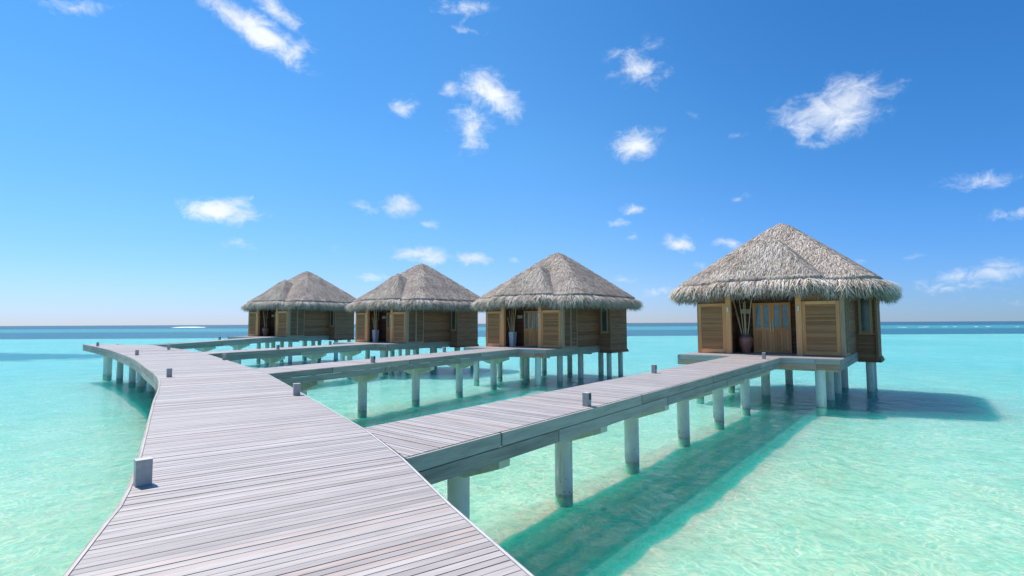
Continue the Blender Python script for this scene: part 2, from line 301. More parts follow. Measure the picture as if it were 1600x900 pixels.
# ------------------------------------------------------------------ mesh helpers
def meta(o, label=None, cat=None, group=None, kind=None):
    if label: o['label'] = label
    if cat: o['category'] = cat
    if group: o['group'] = group
    if kind: o['kind'] = kind
    return o
def empty(name, loc=(0, 0, 0), rz=0.0, sc=1.0):
    o = bpy.data.objects.new(name, None); COL.objects.link(o); o.location = loc; o.rotation_euler = (0, 0, rz); o.scale = (sc, sc, sc)
    o.empty_display_size = 0.3; return o
def copy_tree(o, parent=None):
    c = o.copy(); COL.objects.link(c); c.parent = parent
    for ch in list(o.children): copy_tree(ch, c)
    return c
class MB:
    def __init__(s): s.v = []; s.f = []; s.uv = []; s.tone = []; s.t2 = []
    def add(s, verts, faces, grain=(1, 0, 0), tone=None):
        g = Vector(grain).normalized(); b = len(s.v); ou, ov = random.uniform(0, 50), random.uniform(0, 50)
        tone = random.random() if tone is None else tone; t2 = random.random()
        vs = [Vector(p) for p in verts]
        s.v += [tuple(p) for p in vs]; s.tone += [tone] * len(vs); s.t2 += [t2] * len(vs)
        for f in faces:
            s.f.append([b + i for i in f])
            n = (vs[f[1]] - vs[f[0]]).cross(vs[f[2]] - vs[f[0]])
            if n.length < 1e-12: n = Vector((0, 0, 1))
            n.normalize(); p = n.cross(g)
            if p.length < 0.3: p = n.orthogonal()
            p.normalize()
            for i in f: s.uv.append((vs[i].dot(g) + ou, vs[i].dot(p) + ov))
    def box(s, c, ax, ay, az, tone=None, grain=None):
        """c corner, three edge vectors"""
        c, ax, ay, az = map(Vector, (c, ax, ay, az))
        v = [c, c + ax, c + ax + ay, c + ay, c + az, c + ax + az, c + ax + ay + az, c + ay + az]
        if ax.cross(ay).dot(az) < 0: fs = [(0, 1, 2, 3), (4, 7, 6, 5), (0, 4, 5, 1), (1, 5, 6, 2), (2, 6, 7, 3), (3, 7, 4, 0)]
        else: fs = [(3, 2, 1, 0), (5, 6, 7, 4), (1, 5, 4, 0), (2, 6, 5, 1), (3, 7, 6, 2), (0, 4, 7, 3)]
        g = grain or max((ax, ay, az), key=lambda q: q.length); s.add(v, fs, g, tone)
    def bx(s, x0, x1, y0, y1, z0, z1, tone=None, grain=None): s.box((x0, y0, z0), (x1 - x0, 0, 0), (0, y1 - y0, 0), (0, 0, z1 - z0), tone, grain)
    def prism(s, poly, ztop, th, grain, tone=None):
        n = len(poly); a = sum(poly[i][0] * poly[(i + 1) % n][1] - poly[(i + 1) % n][0] * poly[i][1] for i in range(n))
        if a < 0: poly = poly[::-1]
        top = [(p[0], p[1], ztop(p[0], p[1])) for p in poly]; bot = [(p[0], p[1], q[2] - th) for p, q in zip(poly, top)]
        fs = [tuple(range(n)), tuple(range(2 * n - 1, n - 1, -1))] + [(i, n + i, n + (i + 1) % n, (i + 1) % n) for i in range(n)]
        s.add(top + bot, fs, grain, tone)
    def cyl(s, p0, p1, r0, r1=None, n=12, tone=None, caps=True):
        p0, p1 = Vector(p0), Vector(p1); r1 = r0 if r1 is None else r1; d = (p1 - p0).normalized(); a = d.orthogonal().normalized(); b = d.cross(a)
        v = [p0 + (a * math.cos(2 * math.pi * i / n) + b * math.sin(2 * math.pi * i / n)) * r0 for i in range(n)]
        v += [p1 + (a * math.cos(2 * math.pi * i / n) + b * math.sin(2 * math.pi * i / n)) * r1 for i in range(n)]
        fs = [(i, (i + 1) % n, n + (i + 1) % n, n + i) for i in range(n)]
        if caps: fs += [tuple(range(n - 1, -1, -1)), tuple(range(n, 2 * n))]
        s.add(v, fs, d, tone)
    def lathe(s, prof, n=28, c=(0, 0, 0)):
        v = []; fs = []
        for (r, z) in prof:
            for i in range(n): v.append((c[0] + r * math.cos(2 * math.pi * i / n), c[1] + r * math.sin(2 * math.pi * i / n), c[2] + z))
        for k in range(len(prof) - 1):
            for i in range(n): fs.append((k * n + i, k * n + (i + 1) % n, (k + 1) * n + (i + 1) % n, (k + 1) * n + i))
        s.add(v, fs, (0, 0, 1))
    def build(s, name, m, parent=None, smooth=False, bevel=0.0):
        me = bpy.data.meshes.new(name); me.from_pydata(s.v, [], s.f); me.update()
        uvl = me.uv_layers.new(name='UVMap'); uvl.data.foreach_set('uv', [c for q in s.uv for c in q])
        for nm, arr in (('tone', s.tone), ('tone2', s.t2)):
            at = me.attributes.new(nm, 'FLOAT', 'POINT'); at.data.foreach_set('value', arr)
        me.materials.append(m)
        if smooth:
            me.polygons.foreach_set('use_smooth', [True] * len(me.polygons))
            try: me.set_sharp_from_angle(angle=R(40))
            except Exception: pass
        o = bpy.data.objects.new(name, me); COL.objects.link(o); o.parent = parent
        if bevel: b = o.modifiers.new('bevel', 'BEVEL'); b.width = bevel; b.segments = 2; b.limit_method = 'ANGLE'
        return o
def np_mesh(name, V, Fq, m, parent=None, tone=None, smooth=False):
    me = bpy.data.meshes.new(name); V = np.asarray(V, np.float32); Fq = np.asarray(Fq, np.int32)
    me.vertices.add(len(V)); me.vertices.foreach_set('co', V.ravel())
    k = Fq.shape[1]; me.loops.add(Fq.size); me.loops.foreach_set('vertex_index', Fq.ravel())
    me.polygons.add(len(Fq)); me.polygons.foreach_set('loop_start', np.arange(0, Fq.size, k, dtype=np.int32))
    me.polygons.foreach_set('loop_total', np.full(len(Fq), k, np.int32)); me.update(calc_edges=True); me.validate()
    if tone is not None: at = me.attributes.new('tone', 'FLOAT', 'POINT'); at.data.foreach_set('value', np.asarray(tone, np.float32))
    if smooth: me.polygons.foreach_set('use_smooth', [True] * len(me.polygons))
    me.materials.append(m); o = bpy.data.objects.new(name, me); COL.objects.link(o); o.parent = parent; return o

# ------------------------------------------------------------------ setting: water and bed
def grid_sheet(name, m, zf, rings):
    V = [(0, 0, zf(0, 0))]; F = []; n = 48
    for r in rings:
        for i in range(n):
            a = 2 * math.pi * i / n; V.append((r * math.cos(a), r * math.sin(a), zf(r * math.cos(a), r * math.sin(a))))
    for i in range(n): F.append((0, 1 + i, 1 + (i + 1) % n))
    for k in range(len(rings) - 1):
        for i in range(n):
            a = 1 + k * n + i; b = 1 + k * n + (i + 1) % n; F.append((a, a + n, b + n, b))
    me = bpy.data.meshes.new(name); me.from_pydata(V, [], F); me.update(); me.materials.append(m)
    o = bpy.data.objects.new(name, me); COL.objects.link(o); return o
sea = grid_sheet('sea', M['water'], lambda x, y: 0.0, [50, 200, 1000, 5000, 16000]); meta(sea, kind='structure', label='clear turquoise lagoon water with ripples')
from mathutils import noise as mnoise
def bed_sheet():
    n = 640; rr = [0.0] + list(np.geomspace(4.5, 90, 210)) + [120, 200, 400, 1000, 5000, 16500]
    V = []
    for r_ in rr:
        amp = max(0.0, 1 - r_ / 85)
        for i in range(n):
            a = 2 * math.pi * i / n; x, y = r_ * math.sin(a), r_ * math.cos(a)
            z = -0.30 - 0.002 * min(300, max(0, r_ - 30))
            if amp > 0: z += amp * (0.08 * mnoise.noise(Vector((x * .9, y * .9, 0))) + .045 * mnoise.noise(Vector((x * 2.1, y * 2.1, 5))) + .07 * mnoise.noise(Vector((x * .25, y * .25, 9))))
            V.append((x, y, z))
    V = np.array(V); i = np.arange(n); i2 = (i + 1) % n
    F = np.concatenate([np.stack([k * n + i, (k + 1) * n + i, (k + 1) * n + i2, k * n + i2], 1) for k in range(len(rr) - 1)])
    return np_mesh('seabed', V, F, M['seabed'], smooth=True)
bed = bed_sheet()
meta(bed, kind='structure', label='pale sandy sea bed with darker seagrass bands')

# ------------------------------------------------------------------ walkways
def zd(x, y):
    r = math.hypot(x, y); return 2.14 + .006 * max(0, r - 8) + .015 * max(0, r - 47)
def clip_half(poly, n, d, keep_ge=True):
    out = []; m = len(poly)
    for i in range(m):
        a, b = poly[i], poly[(i + 1) % m]
        da = a[0] * n[0] + a[1] * n[1] - d; db = b[0] * n[0] + b[1] * n[1] - d
        if not keep_ge: da, db = -da, -db
        if da >= 0: out.append(a)
        if (da >= 0) != (db >= 0):
            t = da / (da - db); out.append((a[0] + (b[0] - a[0]) * t, a[1] + (b[1] - a[1]) * t))
    return out
def area(p): return abs(sum(p[i][0] * p[(i + 1) % len(p)][1] - p[(i + 1) % len(p)][0] * p[i][1] for i in range(len(p)))) / 2
def deck(poly, az, zf, pitch=0.098, mb=None):
    mb = mb or MB(); g = (math.sin(R(az)), math.cos(R(az))); n = (-g[1], g[0])
    ds = [p[0] * n[0] + p[1] * n[1] for p in poly]; d = min(ds); hi = max(ds)
    while d < hi:
        gap = random.choice([.008, .009, .010, .011, .013, .018]); w = pitch * random.uniform(.96, 1.04)
        s = clip_half(poly, n, d); s = clip_half(s, n, d + w - gap, False) if len(s) > 2 else []
        if len(s) > 2 and area(s) > 1e-4:
            j = random.uniform(-.0025, .0025)
            # rarely a board is made of two lengths
            mb.prism(s, lambda x, y, j=j: zf(x, y) + j, .035, (*g, 0))
        d += w
    return mb
def along(pts, step):
    """resample polyline"""
    out = [pts[0]]; acc = 0
    for a, b in zip(pts, pts[1:]):
        L = math.dist(a, b); k = step - acc
        while k <= L: out.append((a[0] + (b[0] - a[0]) * k / L, a[1] + (b[1] - a[1]) * k / L)); k += step
        acc = (acc + L) % step if L >= 0 else acc
    if math.dist(out[-1], pts[-1]) > .2: out.append(pts[-1])
    return out
def fascia(pts, side, zf, th=.05, rows=((-.012, -.235), (-.25, -.475)), piece=5.5, mb=None):
    """boards on edge along a polyline; side=+1: outside is to the right of travel"""
    mb = mb or MB()
    P = [Vector((*p, 0)) for p in pts]
    nr = []
    for i in range(len(P)):
        d = Vector((0, 0, 0))
        if i: d += (P[i] - P[i - 1]).normalized()
        if i < len(P) - 1: d += (P[i + 1] - P[i]).normalized()
        d.normalize(); nr.append(Vector((d.y, -d.x, 0)) * side)
    for (zt, zb) in rows:
        acc = random.uniform(0, piece); tone = random.random(); 
        for i in range(len(P) - 1):
            a, b = P[i], P[i + 1]; L = (b - a).length
            cuts = [0.0]; 
            while acc + 1e-6 < L: cuts.append(acc / L); acc += piece * random.uniform(.85, 1.15)
            acc -= L; cuts.append(1.0)
            for k in range(len(cuts) - 1):
                if k: tone = random.random()
                t0, t1 = cuts[k] + (.002 if k else 0), cuts[k + 1]
                q0, q1 = a.lerp(b, t0), a.lerp(b, t1); n0, n1 = nr[i].lerp(nr[i + 1], t0), nr[i].lerp(nr[i + 1], t1)
                off = random.uniform(0, .001)
                v = []
                for (q, n_) in ((q0, n0), (q1, n1)):
                    z = zf(q.x, q.y)
                    for o_, zz in ((.002, zt), (.002 + th + off, zt), (.002 + th + off, zb), (.002, zb)): v.append((q.x + n_.x * o_, q.y + n_.y * o_, z + zz))
                fs = [(0, 1, 5, 4), (1, 2, 6, 5), (2, 3, 7, 6), (3, 0, 4, 7), (3, 2, 1, 0), (4, 5, 6, 7)]
                if side > 0: fs = [f[::-1] for f in fs]
                mb.add(v, fs, (b - a), tone)
    return mb
def strip(pts, side, zf, w=.035, mb=None):
    mb = mb or MB(); P = [Vector((*p, 0)) for p in pts]
    for a, b in zip(P, P[1:]):
        d = (b - a).normalized(); n = Vector((d.y, -d.x, 0)) * side
        za, zb = zf(a.x, a.y) + .0045, zf(b.x, b.y) + .0045
        v = [(a.x + n.x * o_, a.y + n.y * o_, za - h) for o_, h in ((.006, 0), (.030, 0), (.030, .012), (.006, .012))]
        v += [(b.x + n.x * o_, b.y + n.y * o_, zb - h) for o_, h in ((.006, 0), (.030, 0), (.030, .012), (.006, .012))]
        fs = [(0, 1, 5, 4), (1, 2, 6, 5), (2, 3, 7, 6), (3, 0, 4, 7)]
        mb.add(v, fs if side < 0 else [f[::-1] for f in fs], d)
    return mb
pile_count = 0
def pile(x, y, ztop, parent, r=.18, ref=None, cap=None, capz=None, half=1.0, both=True):
    """one pile (world coordinates, parent Empty sits at its own origin), with a tapered cap beam across"""
    px, py, pz = parent.location
    mb = MB(); mb.cyl((x - px, y - py, -1.2 - pz), (x - px, y - py, ztop - pz), r, r, 22)
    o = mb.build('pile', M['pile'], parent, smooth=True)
    if cap:
        c = Vector((cap[0], cap[1], 0)).normalized(); s = Vector((-c.y, c.x, 0)); w = .15
        zt, zb, ze = capz - pz, capz - .42 - pz, capz - .15 - pz
        mb = MB(); ctr = Vector((x - px, y - py, 0))
        prof = [(-half, zt), (-half, ze), (-r - .08, zb), (r + .08, zb), (half, ze), (half, zt)]
        v = [ctr + c * a + s * w + Vector((0, 0, z)) for a, z in prof] + [ctr + c * a - s * w + Vector((0, 0, z)) for a, z in prof]
        n = 6; fs = [tuple(range(n)), tuple(range(2 * n - 1, n - 1, -1))] + [(i, n + i, n + (i + 1) % n, (i + 1) % n) for i in range(n)]
        mb.add(v, fs, c); mb.build('cap_beam', M['cap'], o)
    return o

ML = [(0.6, -4.0), (-3.27, 4.13), (-4.32, 6.3), (-6.77, 10.3), (-8.56, 13.19), (-9.99, 15.57), (-11.98, 18.58), (-14.74, 22.11), (-18.49, 26.87), (-22.57, 31.59), (-27.4, 36.95), (-33.3, 42.45)]
MR = [(4.1, -4.0), (0.11, 4.1), (-0.66, 5.66), (-1.54, 7.6), (-2.56, 9.54), (-5.11, 13.69), (-8.79, 19.62), (-11.45, 23.29), (-17.61, 31.47), (-22.0, 36.46), (-27.42, 41.78), (-27.7, 42.1)]
bw = empty('boardwalk', (-4, 10, 2.2)); meta(bw, 'long curving boardwalk of weathered grey planks, widest walkway, in the foreground', 'boardwalk')
def shifted(mb, o):
    ox, oy, oz = o.location; mb.v = [(v[0] - ox, v[1] - oy, v[2] - oz) for v in mb.v]; return mb
def dense(P, n=3):
    """Catmull-Rom smoothing so the curve reads as a curve"""
    out = []
    for i in range(len(P) - 1):
        p0 = P[max(i - 1, 0)]; p1 = P[i]; p2 = P[i + 1]; p3 = P[min(i + 2, len(P) - 1)]
        for k in range(n):
            t = k / n
            out.append(tuple(.5 * ((2 * p1[j]) + (-p0[j] + p2[j]) * t + (2 * p0[j] - 5 * p1[j] + 4 * p2[j] - p3[j]) * t * t + (-p0[j] + 3 * p1[j] - 3 * p2[j] + p3[j]) * t ** 3) for j in (0, 1)))
    out.append(P[-1]); return out
MLd, MRd = dense(ML), MR
main_poly = MLd + MRd[::-1]
shifted(deck(main_poly, 55, zd), bw).build('deck_boards', M['deck'], bw)
shifted(fascia(MLd, -1, zd), bw).build('fascia', M['fascia'], bw)
shifted(fascia(MRd, 1, zd), bw).build('fascia', M['fascia'], bw)
shifted(fascia([ML[-1], MR[-1]], -1, zd), bw).build('fascia', M['fascia'], bw)
shifted(strip(MRd, 1, zd), bw).build('edge_strip', M['strip'], bw)
shifted(strip(MLd, -1, zd), bw).build('edge_strip', M['deck'], bw)
def offset_line(P, d):
    out = []
    for i, p in enumerate(P):
        a = P[max(i - 1, 0)]; b = P[min(i + 1, len(P) - 1)]; L = math.dist(a, b) or 1; n = ((b[1] - a[1]) / L, -(b[0] - a[0]) / L)
        out.append((p[0] + n[0] * d, p[1] + n[1] * d))
    return out
jm = MB()
for d in (.35, 1.2, 2.1):
    fascia(offset_line(MLd, d), 1, lambda x, y: zd(x, y) - .035, th=.08, rows=((-.003, -.2),), mb=jm)
shifted(jm, bw).build('joists', M['fascia'], bw)
for d_, pl in ((1.5, ML), (-.75, MR)):
    q = along(offset_line(pl, d_), 3.6)
    for i, (x, y) in enumerate(q):
        if y < -2: continue
        a = q[max(i - 1, 0)]; b = q[min(i + 1, len(q) - 1)]; dr = (b[1] - a[1], -(b[0] - a[0]))
        pile(x, y, zd(x, y) - .3, bw, .21, cap=dr, capz=zd(x, y) - .245, half=.62)

# huts: front-right wall corner, width, azimuth of the side walls
HUTS = [((16.2, 26.6), 7.1, 37), ((3.35, 36.), 6.55, 37), ((-8.63, 44.7), 6.65, 37), ((-23.16, 56.5), 6.8, 31)]
def hut_frame(i):
    (cx, cy), w, ph = HUTS[i]; s = w / 7; ph = R(ph); Fv = (math.cos(ph), -math.sin(ph)); Bv = (math.sin(ph), math.cos(ph))
    fx, fy = cx - 3.5 * s * Fv[0], cy - 3.5 * s * Fv[1]; return fx, fy, s, Fv, Bv
def hut_pt(i, a, b):
    fx, fy, s, Fv, Bv = hut_frame(i); return (fx + s * (Fv[0] * a + Bv[0] * b), fy + s * (Fv[1] * a + Bv[1] * b))
PF = -2.15                                   # platform front in hut units
def isect(p, d, q, e):
    den = d[0] * e[1] - d[1] * e[0]; t = ((q[0] - p[0]) * e[1] - (q[1] - p[1]) * e[0]) / den; return (p[0] + d[0] * t, p[1] + d[1] * t), t
def hit_right_edge(p, d):
    best = None
    for a, b in zip(MR, MR[1:]):
        e = (b[0] - a[0], b[1] - a[1]); q, t = isect(p, d, a, e); L2 = e[0] ** 2 + e[1] ** 2
        s_ = ((q[0] - a[0]) * e[0] + (q[1] - a[1]) * e[1]) / L2
        if -0.001 <= s_ <= 1.001 and (best is None or abs(t) < abs(best[1])): best = (q, t)
    return best[0] if best else p
JET = [((-1.54, 7.6), (12.52, 25.9), 2.2), ((-8.79, 19.62), (0.49, 35.93), 2.25), ((-17.61, 31.47), (-11.13, 43.6), 2.25), ((-27.42, 41.78), (-24.29, 52.29), 2.25)]
JL = ['nearest side jetty, broad grey planks leading right to the largest hut', 'second jetty from the camera, leading to the second hut from the right',
      'third jetty from the camera, leading to the second hut from the left', 'farthest side jetty, leading from the boardwalk end to the leftmost hut']
jets = []
for i, (a, b, w) in enumerate(JET):
    L = math.dist(a, b); d = ((b[0] - a[0]) / L, (b[1] - a[1]) / L); nin = (-d[1], d[0])
    pf, ef = hut_pt(i, 0, PF - .065), (hut_pt(i, 1, PF - .065)[0] - hut_pt(i, 0, PF - .065)[0], hut_pt(i, 1, PF - .065)[1] - hut_pt(i, 0, PF - .065)[1])
    A = a; Bp, _ = isect(a, d, pf, ef)
    fa = (a[0] + nin[0] * w, a[1] + nin[1] * w); FA = hit_right_edge(fa, d) if i < 3 else (-27.7, 42.1); FB, _ = isect(fa, d, pf, ef)
    # step clear of the boardwalk's own edge boards
    e = .066; A2 = (A[0] + d[0] * e * 1.1, A[1] + d[1] * e * 1.1); FA2 = (FA[0] + d[0] * e * 1.1, FA[1] + d[1] * e * 1.1)
    if i == 3: FA2 = (FA[0] + d[0] * .15, FA[1] + d[1] * .15)
    j = empty('jetty', ((A[0] + Bp[0]) / 2, (A[1] + Bp[1]) / 2, 2.2)); meta(j, JL[i], 'jetty', 'jetties leading to the huts'); jets.append(j)
    zh = 0.0
    zend = zd(*hut_pt(i, 0, 0)); z0, z1 = zd(*A), zend
    LB = math.dist(A, Bp)
    def zj(x, y, A=A, d=d, LB=LB, z0=z0, z1=z1):
        t = max(0, min(1, ((x - A[0]) * d[0] + (y - A[1]) * d[1]) / LB)); return z0 + (z1 - z0) * t
    az = math.degrees(math.atan2(d[0], d[1])) + 90 + (6 if i == 0 else 0)
    if i == 0:
        q = 4.5   # boards fan slightly near the boardwalk
        shifted(deck([A2, Bp, FB, FA2], az - 3, zj), j).build('deck_boards', M['deck'], j)
    else: shifted(deck([A2, Bp, FB, FA2], az, zj), j).build('deck_boards', M['deck'], j)
    shifted(fascia([A2, Bp], 1, zj), j).build('fascia', M['fascia'], j)
    shifted(fascia([FA2, FB], -1, zj), j).build('fascia', M['fascia'], j)
    jb = MB()
    for dd in (.5, w / 2, w - .5):
        s0 = (A2[0] - nin[0] * -dd + d[0] * (0.6), A2[1] + nin[1] * dd + d[1] * 0.6); s1 = (Bp[0] + nin[0] * dd - d[0] * 1.2, Bp[1] + nin[1] * dd - d[1] * 1.2)
        fascia([s0, s1], 1, lambda x, y: zj(x, y) - .035, th=.08, rows=((-.003, -.2),), mb=jb)
    shifted(jb, j).build('joists', M['fascia'], j)
    mid = w * .5
    if i == 0: ts = [2.33, 5.91, 9.56, 13.67, 17.6, 21.6]
    elif i == 1: ts = [2.45, 5.82, 9.59, 13.5, 17.3]
    elif i == 2: ts = [1.8, 5.31, 8.86, 12.4]
    else: ts = [2.0, 5.8, 9.75]
    for tt in ts:
        if tt > LB - .5: continue
        x, y = A[0] + d[0] * tt + nin[0] * mid, A[1] + d[1] * tt + nin[1] * mid; z = zj(x, y)
        pile(x, y, z - .6, j, .205, cap=nin, capz=z - .48, half=w / 2 - .03)

# ------------------------------------------------------------------ the hut (built once in hut units)
def roof_main(x, y): 
    return 7.72 - 3.86 * ((np.abs(x) / 4.97) ** 8 + (np.abs(y - 5.0) / 5.0) ** 8) ** (1 / 8)
def roof_porch(x, y):
    return 6.5 - 2.56 * ((np.abs(x) / 2.72) ** 8 + (np.abs(y - 2.0) / 2.5) ** 8) ** (1 / 8)
def roof_z(x, y):
    a, b = roof_main(x, y), roof_porch(x, y); k = .06
    a = a - .10 * np.exp(-((x / .5) ** 2 + ((y - 5.0) / .5) ** 2)); b = b - .08 * np.exp(-((x / .35) ** 2 + ((y - 2.0) / .35) ** 2))
    a = a + .03 * np.sin(np.pi * np.clip((a - 3.86) / 3.86, 0, 1)); b = b + .04 * np.sin(np.pi * np.clip((b - 3.94) / 2.56, 0, 1))
    h = np.clip(.5 + .5 * (a - b) / k, 0, 1); return b + (a - b) * h + k * h * (1 - h)
def inside(x, y):
    return np.maximum(roof_main(x, y) - 3.86, roof_porch(x, y) - 3.94) >= 0
NA = 720
TH = np.linspace(0, 2 * np.pi, NA, endpoint=False)
def outline():
    Rr = np.zeros(NA)
    lo = np.full(NA, .5); hi = np.full(NA, 9.0)
    cx, cy = 0.0, 4.6
    for _ in range(30):
        mid = (lo + hi) / 2; ins = inside(cx + mid * np.sin(TH), cy + mid * np.cos(TH)); lo = np.where(ins, mid, lo); hi = np.where(ins, hi, mid)
    return cx, cy, lo
OCX, OCY, OR = outline()
def hashn(x, y, s=0):
    return np.sin(x * 12.9 + y * 78.2 + s) * .5 + np.sin(x * 37.7 - y * 21.3 + s * 2) * .3 + np.sin(x * 5.1 + y * 9.7 + s * 3) * .2
def build_roof(parent):
    NR = 130; V = []
    for k in range(NR + 1):
        f = (k / NR); r = OR * f * 1.0 + ((k >= NR - 1) * .035 * RNG.standard_normal(NA) if k >= NR - 1 else 0)
        x = OCX + r * np.sin(TH); y = OCY + r * np.cos(TH)
        z0_ = roof_z(x, y); z = z0_ + .045 * (((z0_ + .06 * hashn(x * .8, y * .8)) / .34) % 1.0 - 1) * (k > 4) + .025 * hashn(x * 1.3, y * 1.3) + .012 * RNG.standard_normal(NA) * (k > 0) + (.02 if k >= NR - 2 else 0)
        V.append(np.stack([x, y, z], 1))
    V = np.concatenate(V); F = []
    i = np.arange(NA); i2 = (i + 1) % NA
    for k in range(NR): F.append(np.stack([k * NA + i, k * NA + i2, (k + 1) * NA + i2, (k + 1) * NA + i], 1))
    # underside rim so the thatch has thickness
    b = (NR) * NA; n0 = len(V)
    x = OCX + OR * np.sin(TH); y = OCY + OR * np.cos(TH); z = roof_z(x, y) - .28
    V = np.concatenate([V, np.stack([x, y, z], 1), np.stack([OCX + .8 * OR * np.sin(TH), OCY + .8 * OR * np.cos(TH), np.full(NA, 3.42)], 1)])
    F.append(np.stack([b + i, b + i2, n0 + i2, n0 + i], 1)); F.append(np.stack([n0 + i, n0 + i2, n0 + NA + i2, n0 + NA + i], 1))
    F = np.concatenate(F)
    roof = np_mesh('roof', V, F, M['thatch'], parent, np.full(len(V), .45))
    # loose stalk ends lying over the slopes
    n = 20000
    th = RNG.uniform(0, 2 * np.pi, n); rr = np.sqrt(RNG.uniform(0.0, .93, n)); Ri = np.interp(th, np.append(TH, 2 * np.pi), np.append(OR, OR[0]))
    x = OCX + Ri * rr * np.sin(th); y = OCY + Ri * rr * np.cos(th); z = roof_z(x, y); e = .03
    gx = (roof_z(x + e, y) - roof_z(x - e, y)) / (2 * e); gy = (roof_z(x, y + e) - roof_z(x, y - e)) / (2 * e)
    dn = np.stack([-gx, -gy, -(gx ** 2 + gy ** 2)], 1); dn /= np.linalg.norm(dn, axis=1, keepdims=True) + 1e-9
    nm = np.stack([-gx, -gy, np.ones(n)], 1); nm /= np.linalg.norm(nm, axis=1, keepdims=True)
    sd_ = np.cross(nm, dn)
    L = RNG.uniform(.16, .42, n)[:, None]; W = RNG.uniform(.008, .022, n)[:, None]; P = np.stack([x, y, z], 1)
    skew = RNG.normal(0, .22, n)[:, None]; dn2 = dn + sd_ * skew
    p0 = P + nm * .012; p1 = P + dn2 * L + nm * RNG.uniform(.012, .035, n)[:, None]
    V = np.concatenate([p0 - sd_ * W, p0 + sd_ * W, p1 + sd_ * W * .5, p1 - sd_ * W * .5]); I = np.arange(n)
    tone = np.tile(RNG.uniform(.15, 1.0, n) ** 1.2, 4)
    np_mesh('thatch_stalks', V, np.stack([I, I + n, I + 2 * n, I + 3 * n], 1), M['thatch'], roof, tone)['kind'] = 'stuff'
    # ridge cap: rough bundle on the apex, and seam course
    # hanging fringe
    n = 15000
    th = RNG.uniform(0, 2 * np.pi, n)
    # even out by arc length
    xs = OCX + OR * np.sin(TH); ys = OCY + OR * np.cos(TH); dl = np.hypot(np.roll(xs, -1) - xs, np.roll(ys, -1) - ys); cum = np.concatenate([[0], np.cumsum(dl)])
    s = RNG.uniform(0, cum[-1], n); th = np.interp(s, cum, np.append(TH, 2 * np.pi)); Ri = np.interp(th, np.append(TH, 2 * np.pi), np.append(OR, OR[0]))
    x = OCX + Ri * np.sin(th); y = OCY + Ri * np.cos(th)
    # outward normal of the outline
    q = (np.searchsorted(cum, s) - 1) % NA; tx = (np.roll(xs, -6)[q] - np.roll(xs, 6)[q]); ty = (np.roll(ys, -6)[q] - np.roll(ys, 6)[q]); tl = np.hypot(tx, ty)
    nx, ny = -ty / tl, tx / tl
    sg = np.sign(nx * (x - OCX) + ny * (y - OCY)); nx *= sg; ny *= sg
    N = np.stack([nx, ny, 0 * nx], 1); T = np.stack([-ny, nx, 0 * nx], 1); Z = np.array([0, 0, 1.0])
    layer = RNG.uniform(0, 1, n)[:, None]                 # 0 outer .. 1 inner
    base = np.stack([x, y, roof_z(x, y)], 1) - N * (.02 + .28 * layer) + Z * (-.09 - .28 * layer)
    clump = (hashn(s * .9, s * 0 + 3) * .07)[:, None]
    Ln = (RNG.uniform(.30, .84, n) + .13 * np.interp(s, np.linspace(0, cum[-1], 420), RNG.uniform(-1, 1, 420)))[:, None] * (1.0 + clump)
    out = RNG.uniform(.26, .74, n)[:, None] * (1 - .35 * layer)
    lat = RNG.normal(0, .17, n)[:, None]
    p0 = base; p1 = base + N * (out * .52 + .04) - Z * (Ln * .30) + T * lat * .4; p2 = base + N * (out * .84 + .05) - Z * (Ln * .62) + T * lat * .8; p3 = base + N * (out * 1.08 + .05) - Z * Ln + T * lat * 1.4
    W = RNG.uniform(.009, .026, n)[:, None]
    rot = RNG.uniform(-.9, .9, n)[:, None]; D = T * np.cos(rot) + N * np.sin(rot)
    rows = [p0 - D * W, p0 + D * W, p1 - D * W, p1 + D * W, p2 - D * W * .8, p2 + D * W * .8, p3 - D * W * .25, p3 + D * W * .25]
    V = np.concatenate(rows); I = np.arange(n)
    F = np.concatenate([np.stack([I + 2 * k * n, I + (2 * k + 1) * n, I + (2 * k + 3) * n, I + (2 * k + 2) * n], 1) for k in range(3)])
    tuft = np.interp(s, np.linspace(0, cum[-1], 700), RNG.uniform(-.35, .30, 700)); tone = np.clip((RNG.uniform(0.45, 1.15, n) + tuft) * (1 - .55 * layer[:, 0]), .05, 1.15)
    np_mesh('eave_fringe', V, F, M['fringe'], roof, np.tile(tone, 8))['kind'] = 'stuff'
    return roof

def clap(mb, p0, p1, z0, z1, out, pitch=.105):
    """lapped horizontal boards from p0 to p1 (local xy); out = outward normal"""
    d = Vector((p1[0] - p0[0], p1[1] - p0[1], 0)); o = Vector((*out, 0)); z = z0
    while z < z1 - .01:
        h = min(pitch, z1 - z); a = Vector((*p0, z)); tt = .022 + random.uniform(0, .006)
        v = [a - o * .05, a - o * .05 + d, a + o * tt + d, a + o * tt, a - o * .05 + Vector((0, 0, h)), a - o * .05 + d + Vector((0, 0, h)), a + o * .006 + d + Vector((0, 0, h)), a + o * .006 + Vector((0, 0, h))]
        fs = [(0, 1, 2, 3), (4, 7, 6, 5), (0, 4, 5, 1), (1, 5, 6, 2), (2, 6, 7, 3), (3, 7, 4, 0)]
        if d.cross(o).z < 0: fs = [f[::-1] for f in fs]
        mb.add(v, [f[::-1] for f in fs], d); z += pitch
def louver_panel(mb, x0, x1, z0, z1, y, n, depth=.05, axis='x', sgn=-1):
    """tilted slats between x0..x1; axis='x' faces -y, axis='y' faces +x"""
    st = (z1 - z0) / n
    for k in range(n):
        z = z0 + k * st
        if axis == 'x': mb.box((x0, y - depth * .5, z), (x1 - x0, 0, 0), (0, depth, st * .95), (0, -.004, .010))
        else: mb.box((y + depth * .5, x0, z), (0, x1 - x0, 0), (-depth, 0, st * .75), (.004, 0, .012))
